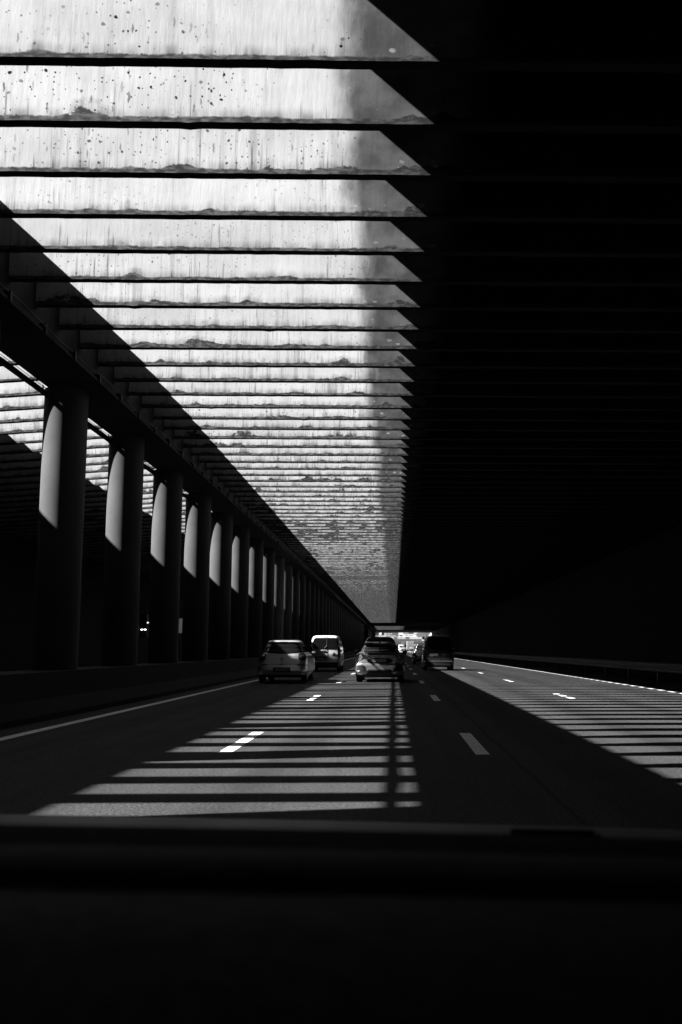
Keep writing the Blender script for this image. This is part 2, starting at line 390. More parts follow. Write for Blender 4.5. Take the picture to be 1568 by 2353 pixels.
while y < YA-T:
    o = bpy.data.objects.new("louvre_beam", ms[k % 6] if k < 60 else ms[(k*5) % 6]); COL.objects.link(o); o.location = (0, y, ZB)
    rr = random.Random(k*17+3)
    o['dirt'] = min(0.95, 0.08 + 0.45*rr.random()**2 + 0.005*k)
    o['spots'] = (1.0, 1.0, .6, .15, .2, .5)[k] if k < 6 else (.75 if rr.random() < .25 else .1)
    if k in (8, 9, 12, 15): o['dirt'] = 0.55
    if 31 <= k <= 37 or 60 <= k <= 63: o['dirt'] = 1.0
    if k < 16: lb = f"{ORD[k]} white stained louvre beam from the top of the photo, above our road"
    elif k < 45: lb = "white stained louvre beam in the middle of the row above our road"
    else: lb = "thin-looking louvre beam in the far dense end of the row above our road"
    tag(o, lb, "beam", GM if k < 16 else GM+(", middle of the row" if k < 45 else ", far end"))
    y += S; k += 1
places = [(0, K0+i*S, ZB) for i in range(-6, 7)]
tag(merged("louvre_beam_row", [M['louvre'], M['under']], -5.785, 12.99, places), "louvre beams above and behind the camera, outside the photo", "beam", kind='stuff')
y = K0+S*math.ceil((YB-K0+0.2)/S)
while y < YC-T:
    o = bpy.data.objects.new("louvre_beam", msb); COL.objects.link(o); o.location = (0, y, ZB); o['dirt'] = 0.3
    tag(o, "grey louvre beam in the small second opening just before the exit", "beam", "louvre beams of the small second opening"); y += S
# other carriageway: same louvres, tilted to fall away from the median
TILT = 0.07; KL = 0.80*S; XL, ZL = -8.0, 6.70
GL = "louvre beams over the other carriageway"
k = 0; y = KL+15*S
while y < 78:
    o = bpy.data.objects.new("louvre_beam", msl[k % 4]); COL.objects.link(o); o.location = (XL, y, ZL); o.rotation_euler = (0, -TILT, 0)
    o['dirt'] = 0.15+0.4*random.Random(k*7).random()
    tag(o, "louvre beam over the other carriageway, seen at far left beyond the columns" if y < 23 else "louvre beam over the other carriageway, glimpsed between the round columns", "beam", GL+(" at far left" if y < 23 else " between the columns"))
    y += S; k += 1
pl = [(XL, KL+i*S, ZL) for i in range(-6, 15)] + [(XL, y+i*S, ZL) for i in range(int((YA-y)/S))]
tag(merged("louvre_beam_row", [M['louvre_l'], M['under']], -9.0, 1.13, pl, TILT), "distant louvre beams over the other carriageway, merged by distance", "beam", kind='stuff')

# columns
prof = [(0.42, -0.05), (0.42, 2.1), (0.42, 4.25), (0.42, 6.338)]
cm = MB().lathe(prof, 64); co = cm.build("column", M['column'], smooth=True); autosmooth(co, 30)
cme = co.data; bpy.data.objects.remove(co)
k = 0; y = 18.91-6*4.365
while y < YD-1:
    o = bpy.data.objects.new("column", cme); COL.objects.link(o); o.location = (-6.58, y, 0)
    j = round((y-18.91)/4.365)
    if j < 0: lb, g = "round concrete column beside the camera, left of the photo's edge", "round columns outside the photo"
    elif j < 10: lb, g = f"{ORD[j]} round concrete column from the left, half lit by sun", "round columns along the median"
    elif j < 26: lb, g = "distant narrow column in the shrinking row on the median, thin strip of sun", "round columns, distant part of the row"
    else: lb, g = "farthest dark column at the end of the row near the exit", "round columns, farthest part of the row"
    tag(o, lb, "column", g); y += 4.365

# cable tray along the girder's lower left edge, and conduit on its right edge
rr = random.Random(5)
tr = empty("cable_tray", (-6.885, 20, 6.18), "ladder cable tray hung along the lower left edge of the girder", "cable tray")
MB().box(-0.055, 0.035, -60, 300, 0.0, 0.05).build("tray_rail", M['dsteel'], tr)
for c in range(2):
    cbs = MB(); p = None
    for i in range(0, 150):
        q = (rr.uniform(-0.02, 0.02)-0.01+0.02*c, -20+i*1.1, 0.055+0.02*c+rr.uniform(-0.01, 0.02)-(0.045 if i % 4 == 2 else 0))
        if p: cbs.tube(p, q, 0.013, 5)
        p = q
    cbs.build("cable", M['plastic'], tr)
for dx, dz in ((-0.03, 0.10), (0.0, 0.135)): MB().tube((dx, -60, dz), (dx, 300, dz), 0.006, 5).build("wire", M['plastic'], tr)
bk = MB().box(-0.04, 0.034, -0.03, 0.03, -0.02, -0.002).box(-0.045, -0.035, -0.025, 0.025, -0.0021, 0.19)
bo = bk.build("bracket", M['dsteel'], tr, loc=(0, -8, 0))
for i in range(1, 60):
    o = bo.copy(); COL.objects.link(o); o.parent = tr; o.location = (0, -8+i*2.1825, 0)
cd = empty("cable_conduit", (-5.74, 20, 6.36), "cables clipped along the lower right edge of the dark girder", "cables")
MB().box(-0.045, 0.02, -60, 300, -0.03, 0.02).build("conduit_channel", M['girder'], cd)
c2 = MB(); p = None
for i in range(0, 260):
    q = (0.04+0.02*math.sin(i*1.3), -25+i*0.8, 0.08+0.03*math.sin(i*0.9)+rr.uniform(-0.02, 0.02))
    if p: c2.tube(p, q, 0.014, 5)
    p = q
c2.build("cable", M['dsteel'], cd)
cb = MB().box(-0.05, 0.06, -0.03, 0.03, -0.035, 0.12).build("clip", M['dsteel'], cd, loc=(0, -12, 0))
for i in range(1, 60):
    o = cb.copy(); COL.objects.link(o); o.parent = cd; o.location = (0, -12+i*1.45, 0)

# guard rail on the right
gr = empty("guard_rail", (8.75, 0, 0), "dark steel guard rail along the right edge of the road", "guard rail")
w_ = [(0.0, 0.44), (-0.05, 0.48), (-0.05, 0.54), (0.0, 0.58), (0.0, 0.62), (-0.05, 0.66), (-0.05, 0.72), (0.0, 0.76), (0.012, 0.76), (-0.036, 0.715), (-0.036, 0.665), (0.012, 0.625), (0.012, 0.575), (-0.036, 0.535), (-0.036, 0.485), (0.012, 0.44)]
MB().prism_y(w_, -20, 330).build("rail_beam", M['dsteel'], gr)
pm = MB().box(0.015, 0.1, -0.05, 0.05, -0.01, 0.74); proto = None
for i in range(60):
    if proto is None: proto = pm.build("post", M['dsteel'], gr, loc=(0, 4, 0)); continue
    o = proto.copy(); COL.objects.link(o); o.parent = gr; o.location = (0, 4+i*4.0, 0)
pp = empty("drain_pipe", (12.9, 41, 0.1), "thin vertical drain pipe on the black right wall", "pipe")
MB().tube((0, 0, 0), (0, 0, 5.5), 0.05, 12).build("pipe", M['midc'], pp)
for z in (0.8, 2.4, 4.0): MB().box(-0.07, 0.09, -0.07, 0.07, z, z+0.05).build("bracket", M['dsteel'], pp)

# lamps and pale panel beyond the columns
st = empty("emergency_station", (-16.9, 65.0, 0), "wall-mounted emergency box with four tiny lit lamps beyond the columns", "emergency box")
MB().box(0.0, 0.35, -0.3, 0.45, 2.0, 3.5).build("cabinet", M['plastic'], st)
for dy, z in ((-0.12, 2.95), (0.22, 2.96)): MB().box(0.35, 0.385, dy-0.02, dy+0.02, z-0.02, z+0.02).build("round_lamp", M['lamp'], st)
for dx, z in ((0.05, 2.48), (0.26, 2.485)): MB().box(dx-0.06, dx+0.07, -0.325, -0.3, z-0.025, z+0.025).build("bar_lamp", M['lamp'], st)
pn = empty("glow_panel", (-14.6, 66.0, 0), "pale grey upright panel with an added dim glow, left of the hatchback", "sign")  # panel given its own glow in place of light falling on it
k = NT("glowing_panel"); tc = k.n('TexCoord').outputs['Object']
nz = k.noise(k.vec(tc, 9, 9, 0.8), 1.0, 4); k.b.inputs['Base Color'].default_value = (0.2, 0.2, 0.2, 1)
k.b.inputs['Emission Color'].default_value = (1, 1, 1, 1); k.l(k.remap(nz, 0.3, 0.7, 0.009, 0.018), k.b.inputs['Emission Strength'])
MB().box(-0.17, 0.17, 0, 0.05, 2.27, 3.27).build("panel", k.mat, pn)
MB().box(-0.2, 0.2, 0.051, 0.15, 2.24, 3.3).box(-0.04, 0.04, 0.06, 0.14, 0, 2.24).build("frame", M['plastic'], pn)

# ------------------------------------------------------------------ vehicles
def lerp_tab(tab, z, i):
    if z <= tab[0][0]: return tab[0][i]
    for a, b in zip(tab, tab[1:]):
        if z <= b[0]:
            t = (z-a[0])/(b[0]-a[0]); t = t*t*(3-2*t)*0.5+t*0.5
            return a[i]+(b[i]-a[i])*t
    return tab[-1][i]
class Car:
    def __init__(s, name, loc, label, cat, tab, paint, rx=0.17, ry=0.24, bow=0.05, group=None, rz=0.0):
        s.e = empty(name, loc, label, cat, group); s.e.rotation_euler = (0, 0, rz)
        s.tab, s.rx, s.ry, s.bow, s.paint = tab, rx, ry, bow, paint
        mb = MB(); z0, z1 = tab[0][0], tab[-1][0]
        zs = sorted(set([z0+(z1-z0)*i/70 for i in range(71)]+[t[0] for t in tab])); rows = []
        for z in zs: rows.append(s.ring(z))
        mb.grid(rows, 0, flip=False)
        n = len(rows[0])-1
        mb.face(tuple(reversed(range(n)))); b = (len(rows)-1)*(n+1); mb.face(tuple(b+i for i in range(n)))
        s.body = mb.build("body", paint, s.e, smooth=True); autosmooth(s.body, 40)
    def W(s, z): return lerp_tab(s.tab, z, 1)
    def ry_(s, x, z):
        wd = s.W(z); ax = min(abs(x), wd); rx = min(s.rx, wd*0.6); y = lerp_tab(s.tab, z, 2)+s.bow*(ax/wd)**2
        if ax > wd-rx: t = (ax-(wd-rx))/rx; y += s.ry*(1-math.sqrt(max(0, 1-t*t)))
        return y
    def ring(s, z):
        wd = s.W(z); rx = min(s.rx, wd*0.6); yf = lerp_tab(s.tab, z, 3)
        xs = [-(wd-rx)-rx*math.sin(R(a)) for a in (90, 75, 60, 45, 30, 15)]+[(wd-rx)*i/4 for i in range(-4, 5)]+[(wd-rx)+rx*math.sin(R(a)) for a in (15, 30, 45, 60, 75, 90)]
        rear = [(x, s.ry_(x, z), z) for x in xs]
        yr = rear[0][1]; fr = [(x, yf-(s.ry_(x, z)-lerp_tab(s.tab, z, 2))*1.3, z) for x in reversed(xs)]
        side = [(wd, yr+(fr[0][1]-yr)*i/8, z) for i in range(1, 8)]
        side2 = [(-wd, fr[-1][1]+(yr-fr[-1][1])*i/8, z) for i in range(1, 8)]
        return rear+side+fr+side2+[rear[0]]
    def patch(s, name, prof, mat, off=0.008, parent=None, nx=18, nz=14, thick=0.02):
        """panel following the rear of the body; prof = [(z, x_left, x_right), ...] rising"""
        zs = []
        for a, b in zip(prof, prof[1:]):
            m = max(1, int(nz*(b[0]-a[0])/(prof[-1][0]-prof[0][0])+0.5))
            zs += [(a[0]+(b[0]-a[0])*i/m, a[1]+(b[1]-a[1])*i/m, a[2]+(b[2]-a[2])*i/m) for i in range(m)]
        zs.append(prof[-1]); fo, ba = [], []
        for z, xl, xr in zs:
            fo.append([(xl+(xr-xl)*j/nx, s.ry_(xl+(xr-xl)*j/nx, z)-off, z) for j in range(nx+1)])
            ba.append([(p[0], p[1]+thick, p[2]) for p in fo[-1]])
        mb = MB(); mb.grid(fo); mb.grid(ba, flip=True)
        for r0, r1, fl in ((fo[0], ba[0], True), (fo[-1], ba[-1], False)): mb.grid([r0, r1], flip=fl)
        for j, fl in ((0, False), (-1, True)): mb.grid([[r[j] for r in fo], [r[j] for r in ba]], flip=fl)
        return mb.build(name, mat, parent or s.e)
    def side(s, name, sgn, prof, mat, off=0.006, parent=None):
        """panel on the flank; prof = [(z, y_rear, y_front), ...]"""
        rows = []
        for i in range(9):
            t = i/8*(len(prof)-1); a = prof[int(min(t, len(prof)-2))]; b = prof[int(min(t, len(prof)-2))+1]; u = t-int(min(t, len(prof)-2))
            z = a[0]+(b[0]-a[0])*u; y0 = a[1]+(b[1]-a[1])*u; y1 = a[2]+(b[2]-a[2])*u
            rows.append([(sgn*(s.W(z)+off), y0+(y1-y0)*j/8, z) for j in range(9)])
        mb = MB(); mb.grid(rows, flip=sgn < 0)
        mb.grid([[(p[0]-sgn*0.02, p[1], p[2]) for p in r] for r in rows], flip=sgn > 0)
        return mb.build(name, mat, parent or s.e)
    def wheels(s, yr, yf, r, wid=0.2, out=None):
        wd = out or s.W(r)
        for y in (yr, yf):
            for sg in (-1, 1):
                wh = bpy.data.objects.new("wheel", None); COL.objects.link(wh); wh.parent = s.e; wh.location = (sg*(wd-wid/2+0.012), y, r)
                h = wid/2
                t = MB().lathe([(r*0.62, -h+0.01), (r*0.9, -h), (r*0.985, -h+0.03), (r, -h+0.05), (r, h-0.05), (r*0.985, h-0.03), (r*0.9, h), (r*0.62, h-0.01)], 32, 'x')
                autosmooth(t.build("tyre", M['rubber'], wh), 30)
                rm = MB().lathe([(r*0.60, sg*(h-0.03)), (r*0.615, sg*(h-0.004))], 24, 'x')
                for q in range(5):
                    a = 2*math.pi*q/5; d = Vector((0, math.cos(a), math.sin(a))); e = Vector((0, -math.sin(a), math.cos(a)))
                    rm.tube(Vector((sg*(h-0.005), 0, 0)), Vector((sg*(h-0.005), 0, 0))+d*r*0.58, 0.028, 6)
                rm.build("rim", M['rim'], wh)
                ar = MB(); pts = []
                n = 20
                for q in range(n+1):
                    a = R(-8+196*q/n); pts.append((y+math.cos(a)*r*1.16, r+math.sin(a)*r*1.16))
                ring = [(sg*(s.W(max(z, s.tab[0][0]))+0.004), yy, z) for yy, z in pts]
                b = len(ar.v); ar.v += ring+[(p[0]-sg*0.03, p[1], p[2]) for p in ring]
                m = len(ring); f = tuple(range(m)); ar.face(f if sg < 0 else f[::-1]); ar.face(tuple(m+i for i in (f[::-1] if sg < 0 else f)))
                for q in range(m):
                    q2 = (q+1) % m; ar.face((q, q2, m+q2, m+q))
                ar.build("wheel_arch", M['plastic'], s.e)
    def bar(s, name, x0, x1, z0, z1, mat, dep=0.03, off=0.012, parent=None): return s.patch(name, [(z0, x0, x1), (z1, x0, x1)], mat, off, parent, thick=dep, nz=2)
    def plate_(s, x, z, wd, ht, text, off=0.02):
        y = min(s.ry_(x-wd/2, z), s.ry_(x+wd/2, z), s.ry_(x, z))-off
        p = MB().box(x-wd/2, x+wd/2, y-0.008, y+0.03, z-ht/2, z+ht/2).build("number_plate", M['plate'], s.e)
        for xa in (x-wd/2+0.004, x+wd/2-0.045): MB().box(xa, xa+0.041, y-0.010, y-0.0085, z-ht/2+0.004, z+ht/2-0.004).build("end_band", M['plate_e'], p)
        if text: write("plate_lettering", text, ht*0.92, (x, y-0.0105, z), M['ink'], p, wd*0.76)
    def mirrors(s, y, z, wd=0.17, mat=None):
        for sg in (-1, 1):
            m = MB(); x = sg*(s.W(z)+0.02)
            m.lathe([(0.03, 0), (0.065, sg*0.03), (0.08, sg*0.08), (0.075, sg*0.15), (0.03, sg*wd)], 14, 'x', (x, y, z+0.06))
            autosmooth(m.build("wing_mirror", mat or s.paint, s.e), 50)
def write(name, text, size, loc, mat, parent, width=None, thick=0.002):
    c = bpy.data.curves.new(name, 'FONT'); c.body = text; c.size = size; c.align_x = 'CENTER'; c.align_y = 'CENTER'; c.extrude = thick/2
    o = bpy.data.objects.new(name, c); COL.objects.link(o)
    dg = bpy.context.evaluated_depsgraph_get(); me = bpy.data.meshes.new_from_object(o.evaluated_get(dg)); me.name = name
    COL.objects.unlink(o); bpy.data.objects.remove(o)
    me.materials.clear(); me.materials.append(mat)
    o = bpy.data.objects.new(name, me); COL.objects.link(o); o.rotation_euler = (R(90), 0, 0); o.location = loc
    xs = [v.co.x for v in me.vertices]
    if width and xs: o.scale = (width/(max(xs)-min(xs)),)*1 + (1, 1)
    o.parent = parent; return o

# silver hatchback (left lane)
c = Car("hatchback", (-3.94, 34.10, 0), "silver hatchback in the left lane with a sunlit strip along its roof edge", "car",
    [(.20, .74, .14, 3.86), (.30, .84, .04, 3.95), (.45, .88, .0, 3.98), (.60, .885, .02, 3.96), (.66, .88, .06, 3.93), (.85, .865, .09, 3.7), (.95, .83, .12, 3.3), (1.02, .77, .15, 3.0),
     (1.08, .72, .18, 2.85), (1.25, .665, .30, 2.4), (1.40, .61, .40, 2.0), (1.45, .585, .36, 1.9), (1.49, .54, .42, 1.8), (1.525, .42, .75, 1.55)], M['silver'], rx=.26, ry=.26)
rw = c.patch("rear_window", [(1.03, -.08, .08), (1.06, -.50, .50), (1.075, -.665, .675), (1.2, -.62, .635), (1.36, -.54, .55), (1.41, -.47, .48)], M['glass'], 0.015)
MB().tube((0.0, c.ry_(0, 1.06)-0.02, 1.065), (-0.42, c.ry_(-.4, 1.12)-0.025, 1.11), 0.012).lathe([(.03, -.02), (.03, .01)], 12, 'y', (0, c.ry_(0, 1.06)-.005, 1.065)).build("wiper", M['plastic'], c.e)
c.bar("brake_light", -.13, .17, 1.425, 1.455, M['lens'], .02, .012)
c.patch("tailgate_gap", [(.652, -.56, .56), (.665, -.56, .56)], M['plastic'], 0.003, nz=1)
c.patch("handle", [(.645, -.10, .06), (.675, -.10, .06)], M['plastic'], 0.02, nz=1)
for sg in (-1, 1):
    pr = [(.80, .62, .80), (.86, .58, .835), (.96, .56, .82), (1.03, .575, .755), (1.065, .61, .71)]
    tl = c.patch("tail_light", [(z, sg*a if sg > 0 else -b, sg*b if sg > 0 else -a) for z, a, b in pr], M['lens'], 0.014, thick=.03)
    c.patch("lamp_stripe", [(.93, min(sg*.60, sg*.79), max(sg*.60, sg*.79)), (.955, min(sg*.60, sg*.785), max(sg*.60, sg*.785))], M['lens_c'], 0.018, tl, nz=1)
    c.bar("bumper_strip", min(sg*.53, sg*.78), max(sg*.53, sg*.78), .615, .665, M['plastic'], .03, .012)
em = MB(); yv = c.ry_(0, .84)-.016
for a, b in (((0, .06), (.045, 0)), ((.045, 0), (0, -.06)), ((0, -.06), (-.045, 0)), ((-.045, 0), (0, .06))):
    em.tube((a[0]-.01, yv, .84+a[1]), (b[0]-.01, yv, .84+b[1]), .012, 6)
em.build("emblem", M['dsteel'], c.e)
write("lettering", "Clio", .06, (-.01, c.ry_(0, .73)-.012, .73), M['dsteel'], c.e)
c.patch("plate_recess", [(.39, -.31, .31), (.55, -.30, .30)], M['plastic'], 0.006)
c.plate_(-.02, .475, .50, .105, "DP-032-FC", .014)
c.patch("lower_bumper", [(.20, -.70, .70), (.30, -.80, .80)], M['plastic'], 0.012)
for sg in (-1, 1):
    c.side("side_window", sg, [(1.08, .55, 2.75), (1.2, .62, 2.5), (1.38, .75, 2.05)], M['glass'])
c.patch("windscreen_back", [(1.1, -.3, .3), (1.11, -.3, .3)], M['glass'], -0.05, nz=1) if False else None
MB().tube((0, 1.0, 1.50), (0, .86, 1.66), .006, 6).lathe([(.03, 0), (.02, .03)], 10, 'z', (0, 1.0, 1.515)).build("antenna", M['plastic'], c.e)
MB().tube((.35, .06, .24), (.35, -.02, .24), .025, 10).build("exhaust_pipe", M['dsteel'], c.e)
c.mirrors(2.55, .98, .17, M['plastic']); c.wheels(.62, 3.15, .30)

# white van ahead of it
c = Car("van", (-3.68, 51.6, 0), "small white panel van with twin rear doors ahead of the silver hatchback", "van",
    [(.20, .70, .12, 4.28), (.30, .80, .0, 4.36), (.48, .825, .0, 4.36), (.54, .82, .07, 4.3), (.9, .82, .08, 3.95), (1.10, .815, .10, 3.6), (1.22, .80, .11, 3.2), (1.6, .745, .18, 2.7), (1.76, .71, .22, 2.5),
     (1.85, .66, .26, 2.3), (1.90, .57, .34, 2.2), (1.925, .42, .6, 2.0)], M['white'], rx=.14, ry=.2)
c.patch("rear_window", [(1.20, -.52, .54), (1.23, -.62, .66), (1.33, -.67, .70), (1.6, -.66, .70), (1.74, -.60, .64), (1.79, -.50, .54)], M['glass'], 0.015)
c.patch("door_gap", [(.52, .145, .157), (1.86, .145, .157)], M['plastic'], 0.01, nx=1)
c.patch("door_handle", [(1.03, -.10, .06), (1.06, -.16, .10), (1.11, -.14, .08), (1.13, -.06, .04)], M['plastic'], .025, thick=.04)
c.bar("brake_light", -.13, .13, 1.835, 1.86, M['lens'], .02, .012)
MB().tube((-.02, c.ry_(0, 1.25)-.03, 1.24), (.10, c.ry_(0, 1.4)-.03, 1.36), .02, 6).tube((.10, c.ry_(0, 1.4)-.03, 1.36), (.10, c.ry_(0, 1.7)-.03, 1.70), .012, 6).build("wiper", M['plastic'], c.e)
c.patch("wiper_housing", [(1.2, -.03, .14), (1.35, .04, .14), (1.5, .10, .14)], M['plastic'], .016, nx=3)
em = MB(); yv = c.ry_(.48, .95)-.016
for dz in (0, .06):
    em.tube((.41, yv, .90+dz), (.48, yv, .965+dz), .014, 6); em.tube((.48, yv, .965+dz), (.55, yv, .90+dz), .014, 6)
em.build("emblem", M['dsteel'], c.e)
c.bar("model_badge", .38, .59, .845, .87, M['dsteel'], .01, .01)
for sg in (-1, 1):
    pr = [(.72, .72, .80), (.9, .69, .81), (1.15, .68, .80), (1.30, .70, .775)]
    tl = c.patch("tail_light", [(z, a if sg > 0 else -b, b if sg > 0 else -a) for z, a, b in pr], M['lens'], .016, thick=.03)
    c.patch("lamp_stripe", [(.93, min(sg*.71, sg*.76), max(sg*.71, sg*.76)), (1.0, min(sg*.71, sg*.76), max(sg*.71, sg*.76))], M['lens_c'], .02, tl, nz=1)
    c.side("side_window", sg, [(1.22, 2.3, 3.2), (1.4, 2.2, 2.95), (1.68, 2.1, 2.6)], M['glass'])
c.patch("plate_recess", [(.60, -.50, .06), (.80, -.50, .07)], M['plastic'], .008)
c.plate_(-.22, .68, .50, .105, "", .014)
c.patch("rear_bumper", [(.20, -.72, .72), (.3, -.80, .80), (.49, -.82, .82)], M['plastic'], .016, thick=.04)
MB().tube((.2, 1.1, 1.9), (.2, .8, 2.32), .006, 6).lathe([(.03, 0), (.02, .03)], 10, 'z', (.2, 1.1, 1.91)).build("antenna", M['plastic'], c.e)
c.mirrors(3.0, 1.05, mat=M['plastic']); c.wheels(.72, 3.45, .31)

# grey sports hatchback (middle lane)
c = Car("hatchback", (-.50, 34.74, 0), "grey sporty hatchback in the middle lane with sun on its left rear corner", "car",
    [(.20, .74, .16, 4.25), (.28, .82, .05, 4.38), (.42, .90, .0, 4.42), (.62, .905, .0, 4.38), (.68, .90, .05, 4.3), (.85, .89, .06, 4.1), (.97, .86, .03, 3.75), (1.04, .81, .06, 3.4), (1.10, .70, .15, 3.15),
     (1.22, .65, .36, 2.8), (1.355, .585, .60, 2.5), (1.40, .575, .50, 2.4), (1.44, .56, .50, 2.3), (1.47, .54, .66, 2.2), (1.56, .50, .95, 2.05), (1.62, .44, 1.25, 1.95), (1.65, .33, 1.5, 1.9)], M['grey'], rx=.34, ry=.26)
c.patch("rear_window", [(1.07, -.50, .50), (1.10, -.58, .58), (1.25, -.555, .555), (1.345, -.50, .50)], M['glass'], .015)
c.patch("upper_window", [(1.455, -.50, .50), (1.5, -.51, .51), (1.60, -.45, .45), (1.648, -.34, .34)], M['vent'], .022)
c.patch("window_sill", [(.985, -.50, .52), (1.0, -.60, .62), (1.065, -.56, .56)], M['plastic'], .010)
MB().lathe([(.035, -.05), (.03, -.02), (.01, 0)], 10, 'y', (0, c.ry_(0, 1.42), 1.435)).build("washer_nozzle", M['plastic'], c.e)
for sg in (-1, 1):
    L_ = lambda pr: [(z, a if sg > 0 else -b, b if sg > 0 else -a) for z, a, b in pr]
    tl = c.patch("tail_light", L_([(.79, .70, .80), (.83, .66, .86), (.93, .58, .87), (1.0, .54, .82), (1.05, .55, .74)]), M['lens_sun'], .015, thick=.03)
    c.patch("lamp_stripe", L_([(.82, .775, .80), (.93, .815, .845)]), M['lens_c'], .02, tl, nx=3)
    c.patch("lamp_bar", L_([(.985, .58, .79), (1.01, .57, .77)]), M['lens_c'], .02, tl, nz=1)
    v = c.patch("bumper_vent", L_([(.41, .50, .80), (.45, .49, .845), (.60, .58, .83), (.645, .61, .76)]), M['plastic'], .012, thick=.03)
    for q in range(4): c.patch("vent_slat", L_([(.445+.045*q, .545, .80), (.455+.045*q, .545, .80)]), M['dsteel'], .02, v, nz=1)
    c.patch("bumper_blade", L_([(.29, .50, .80), (.32, .46, .87), (.375, .42, .885), (.40, .50, .86)]), M['grey'], .03, thick=.05)
    c.side("side_window", sg, [(1.08, .5, 3.1), (1.2, .75, 2.75), (1.40, 1.1, 2.35)], M['glass'])
c.patch("tailgate_gap", [(.645, -.60, .60), (.66, -.62, .62)], M['plastic'], .004, nz=1)
c.patch("plate_recess", [(.665, -.30, .30), (.72, -.42, .42), (.80, -.46, .46), (.865, -.36, .36)], M['plastic'], .004) if False else c.patch("plate_recess", [(.675, -.32, .34), (.73, -.44, .46), (.80, -.46, .47), (.87, -.33, .34)], M['dsteel'], .005)
c.plate_(.0, .785, .50, .105, "FJ-574-CK", .016)
em = MB(); yv = c.ry_(0, .94)-.014
em.tube((-.04, yv, .97), (-.025, yv, .91), .01, 6).tube((.04, yv, .97), (.025, yv, .91), .01, 6).tube((-.03, yv, .94), (.03, yv, .94), .008, 6)
em.build("emblem", M['chrome'], c.e)
c.patch("diffuser", [(.18, -.60, .60), (.24, -.70, .70), (.40, -.46, .46), (.465, -.40, .40)], M['plastic'], .014, thick=.06)
c.bar("diffuser_trim", -.28, .28, .325, .34, M['dsteel'], .02, .03)
c.mirrors(3.0, 1.02, .19, M['plastic']); c.wheels(.72, 3.4, .33, .225)

# dark van (right lane)
c = Car("van", (2.50, 53.3, 0), "black van in the right lane with pale tail light brackets", "van",
    [(.20, .72, .12, 4.2), (.30, .82, .0, 4.28), (.5, .86, .0, 4.28), (.56, .855, .06, 4.2), (.95, .855, .08, 3.8), (1.1, .84, .1, 3.5), (1.25, .81, .11, 3.1), (1.6, .75, .16, 2.6), (1.80, .70, .20, 2.4), (1.87, .66, .22, 2.3),
     (1.91, .58, .30, 2.2), (1.935, .42, .5, 2.0)], M['dark'], rx=.13, ry=.2)
c.patch("rear_window", [(1.10, -.56, .58), (1.14, -.64, .66), (1.4, -.63, .65), (1.75, -.58, .60), (1.80, -.50, .52)], M['glass'], .015)
for sg in (-1, 1):
    L_ = lambda pr: [(z, a if sg > 0 else -b, b if sg > 0 else -a) for z, a, b in pr]
    tl = c.patch("tail_light", L_([(.78, .73, .825), (1.2, .72, .80)]), M['lens'], .014, thick=.03)
    c.patch("lamp_stripe", L_([(.80, .80, .825), (.97, .80, .825)]), M['lens_c'], .02, tl, nx=2)
    c.patch("lamp_bar", L_([(.93, .745, .79), (.975, .745, .79)]), M['lens_c'], .02, tl, nx=2)
    c.patch("lower_bar", L_([(.79, .74, .80), (.81, .74, .80)]), M['lens_c'], .02, tl, nx=2)
    c.side("side_window", sg, [(1.25, 1.6, 3.1), (1.4, 1.6, 2.8), (1.75, 1.6, 2.45)], M['glass'])
c.plate_(-.27, .885, .48, .10, "CK-028-CB", .018)
c.bar("plate_trim", -.5, .06, .785, .80, M['chrome'], .02, .02)
em = MB(); yv = c.ry_(.25, .9)-.016
for a, b in (((0, .06), (.045, 0)), ((.045, 0), (0, -.06)), ((0, -.06), (-.045, 0)), ((-.045, 0), (0, .06))):
    em.tube((.26+a[0], yv, .9+a[1]), (.26+b[0], yv, .9+b[1]), .011, 6)
em.build("emblem", M['chrome'], c.e)
c.patch("rear_bumper", [(.20, -.76, .76), (.3, -.82, .82), (.47, -.85, .85), (.50, -.84, .84)], M['plastic'], .02, thick=.05)
c.bar("bumper_trim", -.80, .80, .475, .50, M['steel'], .03, .03)
c.patch("door_gap", [(.55, .10, .112), (1.84, .10, .112)], M['plastic'], .01, nx=1)
c.mirrors(3.0, 1.1); c.wheels(.7, 3.4, .32)

# dark hatchback beyond it
c = Car("hatchback", (2.36, 74.4, 0), "dark hatchback partly hidden behind the black van", "car",
    [(.22, .74, .12, 4.2), (.34, .86, .0, 4.3), (.6, .875, .0, 4.3), (.66, .87, .06, 4.2), (.9, .86, .08, 3.9), (1.0, .82, .1, 3.5), (1.1, .76, .15, 3.1), (1.35, .68, .3, 2.6), (1.52, .61, .40, 2.2), (1.58, .56, .45, 2.1), (1.625, .45, .7, 1.9)], M['dark'])
c.patch("rear_window", [(1.08, -.58, .58), (1.12, -.62, .62), (1.46, -.53, .53)], M['glass'], .015)
for sg in (-1, 1):
    L_ = lambda pr: [(z, a if sg > 0 else -b, b if sg > 0 else -a) for z, a, b in pr]
    tl = c.patch("tail_light", L_([(.80, .66, .82), (1.0, .64, .80)]), M['lens'], .014, thick=.03)
    c.patch("reflector", L_([(.46, .74, .78), (.62, .74, .78)]), M['lens_c'], .02, nx=2)
    c.side("side_window", sg, [(1.1, .6, 2.9), (1.3, .7, 2.5), (1.5, .8, 2.2)], M['glass'])
c.plate_(0, .75, .5, .105, "", .018)
c.patch("lower_bumper", [(.22, -.72, .72), (.42, -.85, .85)], M['plastic'], .015)
c.mirrors(2.9, 1.0); c.wheels(.7, 3.3, .32)

